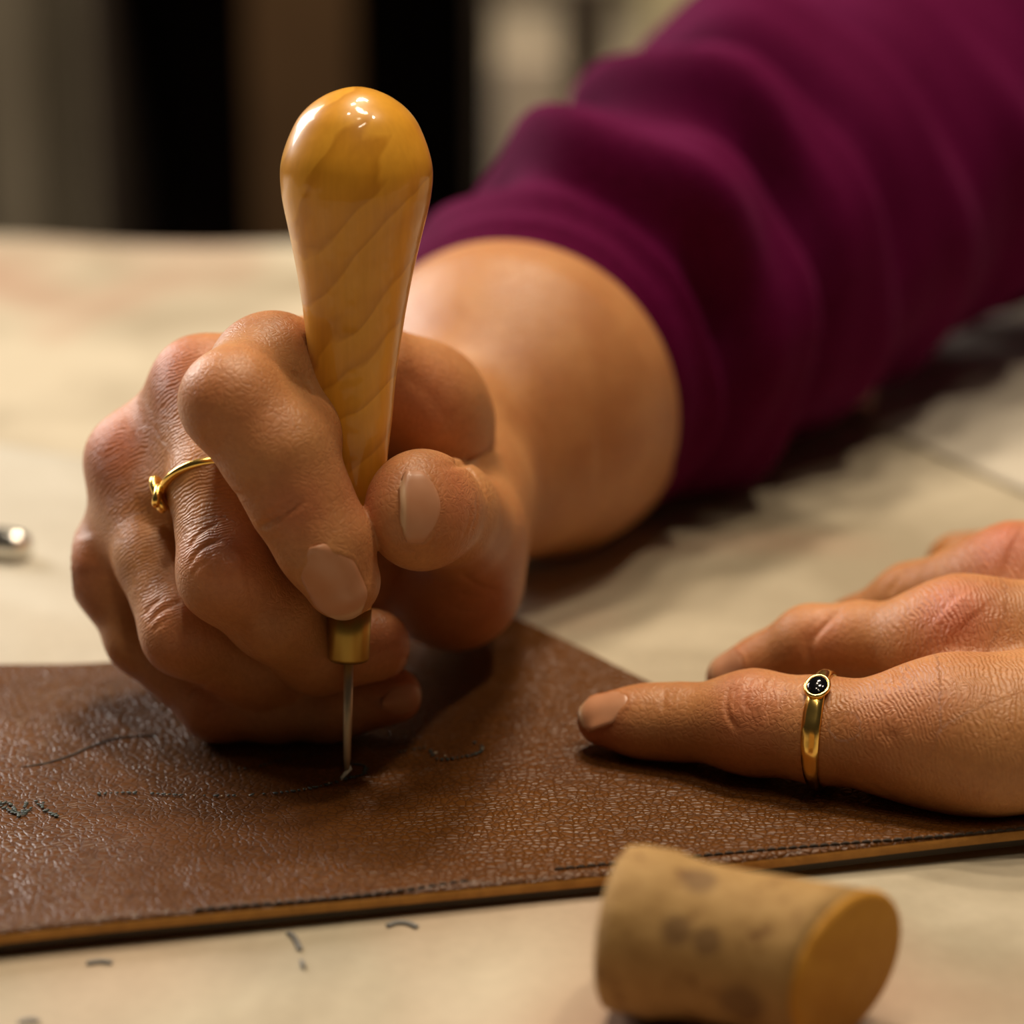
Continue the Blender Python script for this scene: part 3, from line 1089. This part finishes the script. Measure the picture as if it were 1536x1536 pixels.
for sk, px, py, r, amt, ax, pitch in ((rh, 250, 590, 11, .9, midM - Pm(343, 860, 491), .75), (rh, 185, 700, 13, .9, rinM - Pm(281, 946, 503), .75),
                                      (rh, 290, 740, 9, .7, midM - Pm(343, 860, 491), .8), (rh, 205, 800, 10, .6, rinM - Pm(281, 946, 503), .7),
                                      (rh, 300, 800, 6, .6, midM - Pm(343, 860, 491), .7), (rh, 235, 905, 6, .6, rinM - Pm(281, 946, 503), .7),
                                      (rh, 720, 735, 6, .4, (1, 0, 0), 1.0),
                                      (lh, 1435, 920, 13, 1.0, (1, .15, 0), .85), (lh, 1510, 830, 12, 1.0, (1, .3, 0), .85), (lh, 1350, 1020, 14, .95, (1, .1, .3), .8),
                                      (lh, 1450, 1000, 16, .8, (1, .1, 0), .85), (lh, 1500, 1080, 16, .6, (1, -.3, .3), .9), (lh, 1300, 1060, 9, .6, (1, 0, 0), 1.0),
                                      (lh, 1520, 960, 16, .7, (1, .2, .2), .85), (lh, 1170, 1040, 7, .5, (1, 0, 0), 1.0)):
    sk.loose(P3(sk, px, py), r, amt, ax, pitch)

NAILS = []


def nail(sk, C, axis, nrm, length, width, lift=.2, flat_cut=0.0):
    """A conforming nail plate: C = middle of the plate on the skin, axis = towards the fingertip."""
    a, n_, s_ = frame_from(axis, nrm)
    nu, nv = 14, 18
    grid = []
    hs = np.zeros((nv + 1, nu + 1)); xy = {}
    for j in range(nv + 1):
        v = j / nv
        e = 1 - (max(0, .36 - v) / .36) ** 2.2 * .55 - (max(0, v - .72) / .28) ** 2.2 * .42
        for i in range(nu + 1):
            u = 2 * i / nu - 1
            cx = -((1 - abs(u) ** 2.0) ** .5) * .18 * length * max(0, .3 - v) / .3 + ((1 - u * u) ** .5) * .14 * length * max(0, v - .75) / .25
            p = C + a * ((v - .5) * length + cx) + s_ * (u * e * width / 2)
            h = sk.bvh.ray_cast(Vector(p + n_ * 7), Vector(-n_), 16)
            q = np.array(h[0]) if h[0] is not None else p - n_ * 3
            hh = max((q - p).dot(n_), -u * u * width * .17 - max(0, v - .75) * length * .35 - .6)
            if flat_cut: hh = hh * .55 + (-u * u * width * .10 - flat_cut * .4) * .45
            xy[j, i] = p; hs[j, i] = hh
    for _ in range(3):
        g = np.pad(hs, 1, mode='edge')
        hs = .5 * hs + .125 * (g[:-2, 1:-1] + g[2:, 1:-1] + g[1:-1, :-2] + g[1:-1, 2:])
    rim = [xy[j, 0] + n_ * hs[j, 0] - s_ * .45 for j in range(int(nv * .85), -1, -1)] + [xy[0, i] + n_ * hs[0, i] - a * .45 for i in range(nu + 1)] + \
          [xy[j, nu] + n_ * hs[j, nu] + s_ * .45 for j in range(int(nv * .85) + 1)]
    d = seg_dist(sk.V, np.array(rim))
    ok = (sk.N @ n_) > -.2
    sk.V += sk.N * (np.exp(-(d / .55) ** 2) * .26 * ok)[:, None]
    flat = np.array([xy[j, i] + n_ * hs[j, i] for j in range(nv + 1) for i in range(nu + 1)])
    near = np.nonzero(np.linalg.norm(sk.V - C, axis=1) < length)[0]
    vs = []
    for top in (1, 0):
        for j in range(nv + 1):
            for i in range(nu + 1):
                ed = 1.0 if (0 < i < nu and j > 0) else .25
                vs.append((xy[j, i] + n_ * (hs[j, i] + (lift * ed if top else -.45))) / MM)
    fs = []
    NN = (nv + 1) * (nu + 1)
    for j in range(nv):
        for i in range(nu):
            q = j * (nu + 1) + i
            fs.append((q, q + 1, q + nu + 2, q + nu + 1)); fs.append((NN + q, NN + q + nu + 1, NN + q + nu + 2, NN + q + 1))
    ring = [i for i in range(nu + 1)] + [j * (nu + 1) + nu for j in range(1, nv + 1)] + [nv * (nu + 1) + i for i in range(nu - 1, -1, -1)] + [j * (nu + 1) for j in range(nv - 1, 0, -1)]
    for x, y in zip(ring, ring[1:] + ring[:1]):
        fs.append((x, NN + x, NN + y, y))
    bm = bmesh.new()
    me = mesh_from('fingernail', vs, fs)
    bm.from_mesh(me); bmesh.ops.recalc_face_normals(bm, faces=bm.faces); bm.to_mesh(me); bm.free()
    fa = me.attributes.new('free_edge', 'FLOAT', 'POINT')
    fa.data.foreach_set('value', np.array([max(0, (j / nv - .88) / .08) for _ in (0, 1) for j in range(nv + 1) for i in range(nu + 1)], np.float32))
    NAILS.append(me)


def nail_px(sk, cut, tip, width, tilt=None):
    cut, tip = np.array(cut, float), np.array(tip, float)
    mid = (cut + tip) / 2
    while sk.hit(*cut)[0] is None: cut += (mid - cut) * .1
    while sk.hit(*tip)[0] is None: tip += (mid - tip) * .1
    a, na = sk.hit(*cut); b, nb = sk.hit(*tip)
    c, nc = sk.hit((cut[0] + tip[0]) / 2, (cut[1] + tip[1]) / 2)
    nn = na + nb + 2 * nc
    if tilt is not None: nn = nn / np.linalg.norm(nn) + np.asarray(tilt)
    nail(sk, c, b - a, nn, np.linalg.norm(b - a), width)


nail_px(rh, (481, 840), (520, 924), 10.2)
nail(rh, rh.hit(632, 760)[0], RIGHT * -.85 - FWD * .52, RIGHT * .52 - FWD * .85, 6.0, 13.0, lift=.5, flat_cut=1.0)
nail_px(rh, (584, 1056), (629, 1044), 5.6)
nail_px(rh, (596, 1008), (618, 984), 5.2, (0, -.5, -.6))
nail_px(lh, (930, 1050), (872, 1070), 7.4, (0, .1, .5))
nail_px(lh, (1108, 996), (1070, 1010), 8.6, (0, .1, .5))

# ------------------------------------------------------------------ body mesh
V = np.vstack([rh.V, lh.V]) / MM
low = np.nonzero(V[:, 2] < .007)[0]
for i in low:
    h = LBVH.ray_cast(Vector((V[i, 0], V[i, 1], .05)), Vector((0, 0, -1)))
    zs = h[0].z + .00015 if h[0] is not None else .0016
    if V[i, 2] < zs: V[i, 2] = zs
Q = np.vstack([rh.Q, lh.Q + len(rh.V)])
bme = quads_mesh('person', V, Q)
for nm, arr in (('redness', np.r_[rh.red, lh.red]), ('wrinkle', np.r_[rh.wr, lh.wr]), ('foldcoord', np.r_[rh.fc, lh.fc])):
    at_ = bme.attributes.new(nm, 'FLOAT', 'POINT')
    at_.data.foreach_set('value', arr.astype(np.float32))
person = link('person', bme, [M['skin']])
tag(person, 'person in a purple sweater pricking leather, one hand gripping the awl and one flat', 'person')

for me in NAILS:
    link('fingernail', me, [M['nail']], person)

# arms above the wrists, inside the sleeves (same mesh object is closed off inside the cuff)
SL = [(775, 585, 612, 35.5), (800, 562, 621, 39), (840, 527, 632, 44), (925, 460, 650, 47), (1045, 392, 680, 50), (1215, 288, 722, 53), (1400, 178, 765, 55), (1560, 60, 805, 57)]
sp = [at(x, y, d / 1000) for x, y, d, r in SL] + [np.array([.225, .455, .20]), np.array([.265, .525, .33])]
sr = [r / 1000 for *_, r in SL] + [.066, .072]
spp = catmull(sp, 16); srr = catmull(np.array([(r, 0) for r in sr]), 16)[:, 0]


def fold(i, k, s, an):
    g = min(1, max(0, (s - .010) / .03))
    w = .35 * math.sin(an * 2 + 1.3) + .3 * math.sin(an * 3 + s * 30)
    d = .0044 * math.sin(s * 150 + 2.2 * w + 1.0 * math.sin(an + .6)) + .0016 * math.sin(s * 330 + 3 * w + an)
    d += .0022 * math.sin(an * 3 + s * 18) + .0012 * math.sin(an * 7 + s * 70)
    roll = .0016 * math.exp(-((s - .006) / .004) ** 2)
    return d * g * (1 + .5 * math.sin(s * 21 + an)) + roll


v1, f1 = tube_geo(spp, srr, 72, hint=(0, 0, 1), disp=fold)
f1 = f1[:-2]
# turn the cuff in so that it has an inside
nseg = 72
c0 = np.mean(v1[:nseg], 0); dirc = spp[3] - spp[0]; dirc /= np.linalg.norm(dirc)
inner = [c0 + (np.array(p) - c0) * .965 + dirc * .0005 for p in v1[:nseg]] + [c0 + (np.array(p) - c0) * .95 + dirc * .03 for p in v1[:nseg]]
o = len(v1); v1 = v1 + inner
for k in range(nseg):
    k2 = (k + 1) % nseg
    f1.append((k2, k, o + k, o + k2)); f1.append((o + k2, o + k, o + nseg + k, o + nseg + k2))
# torso and other sleeve (outside the picture)
tp = [(.43, .60, -.28), (.43, .60, -.15), (.43, .605, .05), (.43, .615, .25), (.43, .62, .36), (.43, .62, .42), (.43, .62, .44)]
tr = [.15, .155, .15, .165, .16, .09, .055]
v2, f2 = tube_geo(np.array(tp), tr, 40, hint=(0, 1, 0), flat=.62)
lp = [(.27, .035, .028), (.30, .05, .034), (.40, .12, .05), (.52, .25, .07), (.60, .40, .18), (.60, .52, .32), (.57, .58, .36)]
v3, f3 = tube_geo(catmull(lp, 10), np.interp(np.linspace(0, 1, 60), [0, .3, 1], [.034, .046, .07]), 40, hint=(0, 0, 1), disp=lambda i, k, s, an: .002 * math.sin(s * 140 + an))
vv = list(v1); ff = list(f1)
for v_, f_ in ((v2, f2), (v3, f3)):
    o = len(vv); vv += v_; ff += [tuple(i + o for i in g) for g in f_]
vv = [(x, y, max(z, .0016) if y < .43 else z) for x, y, z in vv]
link('sweater', mesh_from('sweater', vv, ff), [M['cloth']], person)['label'] = 'purple knitted sweater with folded sleeve'

# ------------------------------------------------------------------ rings on the fingers
kr = empty('ring', tuple(Pm(316, 735, 501) / MM))
RC = Pm(316, 733, 501) / MM
ra, rf, rs = frame_from(Pm(343, 860, 491) - midM, -FWD)
circ = [RC + (rf * math.cos(t) + rs * math.sin(t)) * .0090 for t in np.linspace(0, 2 * math.pi, 72, endpoint=False)]
link('band', mesh_from('band', *tube_geo(circ, .00085, 12, True, hint=ra)), [M['gold']], kr)
side = rs if (rs @ RIGHT) < 0 else -rs
KC = RC + (side * .985 + rf * .17) * .0093
kn = []
for t in np.linspace(0, 2 * math.pi, 90, endpoint=False):
    x = (math.sin(t) + 2 * math.sin(2 * t)) / 3; y = (math.cos(t) - 2 * math.cos(2 * t)) / 3; z = -math.sin(3 * t) / 3
    kn.append(KC + rf * x * .0022 + ra * y * .0036 + side * (z * .0014 + .0006))
link('knot', mesh_from('knot', *tube_geo(kn, .00080, 10, True, hint=(0, 0, 1))), [M['gold']], kr)['label'] = 'small gold love knot'
tag(kr, 'thin gold ring with a knot on the middle finger of the gripping hand', 'ring')

gr = empty('ring', tuple(Pm(1228, 1096, 493) / MM))
GC = Pm(1234, 1095, 493) / MM
ga = (Pm(1330, 1104, 489) - Pm(1130, 1084, 498)) + FWD * 1.0
ga, gu, gf = frame_from(ga, UP)
if gf @ FWD > 0: gf = -gf
GR = .0096
body_bvh = BVHTree.FromPolygons([Vector(v) for v in lh.V], [tuple(q) for q in lh.Q.tolist()])


def finger_r(d):
    rs_ = []
    for w in (-1.4, 0, 1.4):
        h = body_bvh.ray_cast(Vector((GC + ga * w / MM) * MM), Vector(d), 20)
        rs_.append(h[3] / MM if h[0] is not None else GR)
    return max(rs_) + .00015


bv, bf = [], []
n = 96
for i in range(n):
    t = 2 * math.pi * i / n
    d = gu * math.cos(t) + gf * math.sin(t)
    hw = .00135 + .0005 * max(0, math.cos(t - 1.35)) ** 2
    rad_here = finger_r(d)
    for (w, r) in ((-1, 0), (-.9, .0006), (-.35, .00095), (.35, .00095), (.9, .0006), (1, 0), (.5, -.0004), (-.5, -.0004)):
        rr = rad_here + r + .00012 * math.sin(t * 14) * (abs(w) < .5)
        bv.append(GC + d * rr + ga * (w * hw))
for i in range(n):
    j = (i + 1) % n
    for k in range(8):
        k2 = (k + 1) % 8
        bf.append((i * 8 + k, i * 8 + k2, j * 8 + k2, j * 8 + k))
link('band', mesh_from('band', bv, bf), [M['gold']], gr)
t0 = .72
sd = gu * math.cos(t0) + gf * math.sin(t0)
st = -gu * math.sin(t0) + gf * math.cos(t0)
SC = GC + sd * (finger_r(sd) + .0007)
bz = [SC + (ga * math.cos(t) * .0021 + st * math.sin(t) * .0026) + sd * .0003 for t in np.linspace(0, 2 * math.pi, 40, endpoint=False)]
link('bezel', mesh_from('bezel', *tube_geo(bz, .00042, 10, True, hint=sd)), [M['gold']], gr)
stv, stf = [], []
for j in range(7):
    ph = j / 6 * math.pi / 2
    for i in range(28):
        t = 2 * math.pi * i / 28
        stv.append(SC + (ga * math.cos(t) * .0020 + st * math.sin(t) * .0025) * math.cos(ph) + sd * (.0004 + .0008 * math.sin(ph)))
for j in range(6):
    for i in range(28):
        i2 = (i + 1) % 28
        stf.append((j * 28 + i, j * 28 + i2, (j + 1) * 28 + i2, (j + 1) * 28 + i))
link('stone', mesh_from('stone', stv, stf), [M['onyx']], gr)['label'] = 'oval black stone'
tag(gr, 'gold ring with an oval black stone on the flat hand', 'ring')

# ------------------------------------------------------------------ cork, metal tool, bead
cork0 = on_plane(922, 1392, .0134)
face = on_plane(1278, 1454, .0128)
cx = (face - cork0); CL = np.linalg.norm(cx); cx /= CL
ck = empty('cork', tuple(cork0))
prof = [(0, .0001), (0, .0118), (.0008, .0130), (.003, .0134), (.008, .0134), (.010, .0129), (.013, .0123), (.02, .0121), (CL - .0100, .0122), (CL - .0060, .0122), (CL - .0014, .0122), (CL - .0014, .0001)]
pre = [(CL - .00139, .0001), (CL - .00139, .0121), (CL - .0010, .0123), (CL - .0004, .0120), (CL, .0112), (CL, .0001)]


def on_cork(px, py):
    for d in np.linspace(.36, .46, 600):
        p = at(px, py, d) - cork0
        if np.linalg.norm(p - cx * p.dot(cx)) < .0123: break
    return at(px, py, d)


mk = [(on_cork(1060, 1412), .0028), (on_cork(1015, 1396), .0030), (on_cork(1112, 1508), .0045), (on_cork(1050, 1322), .0035)]
cork_body = lathe('body', cork0 + np.array([0, 0, .0004]), cx, prof, mat_cork(mk), ck, 64, (0, 0, 1))
cork_end = lathe('stained_end', cork0 + np.array([0, 0, .0004]), cx, pre, mat_noise('stained_cork', (.48, .215, .014), (.56, .27, .024), 220, .75, .3), ck, 64, (0, 0, 1))
cork_end['label'] = 'orange brown obliquely cut end'
side_ = np.array([cx[1], -cx[0], 0.0]); side_ /= np.linalg.norm(side_)
if side_[1] > 0: side_ = -side_
for ob in (cork_body, cork_end):               # the end is cut at a slant
    for v in ob.data.vertices:
        p = np.array(v.co) - cork0
        t_ = min(1, max(0, (p.dot(cx) - (CL - .011)) / .0095))
        v.co = Vector(np.array(v.co) - cx * (p.dot(side_) * .48 * t_))
    ob.data.update()
tag(ck, 'large blurred cork lying on its side in front of the leather', 'cork')

tl = empty('metal_tool', tuple(on_plane(0, 830, 0)))
tb = on_plane(46, 822, .0042)
lathe('shaft', tb, (-.95, .3, 0), [(0, .0001), (.0004, .0020), (.0014, .0032), (.003, .0038), (.008, .0040), (.012, .0034), (.02, .0030), (.09, .0030), (.0905, .0001)], M['silver'], tl, 40, (0, 0, 1))
tag(tl, 'shiny silver metal tool end on the card at the left edge', 'tool')

bp_ = on_plane(1290, 594, .0045)
bs = link('bead', mesh_from('bead', *tube_geo([bp_ + np.array([0, 0, z]) for z in np.linspace(-.0044, .0044, 13)], [.0044 * math.cos(t) + 1e-5 for t in np.linspace(-math.pi / 2, math.pi / 2, 13)], 28, hint=(1, 0, 0))), [M['bead']])
tag(bs, 'small pale pink round bead on the table below the purple sleeve', 'bead')
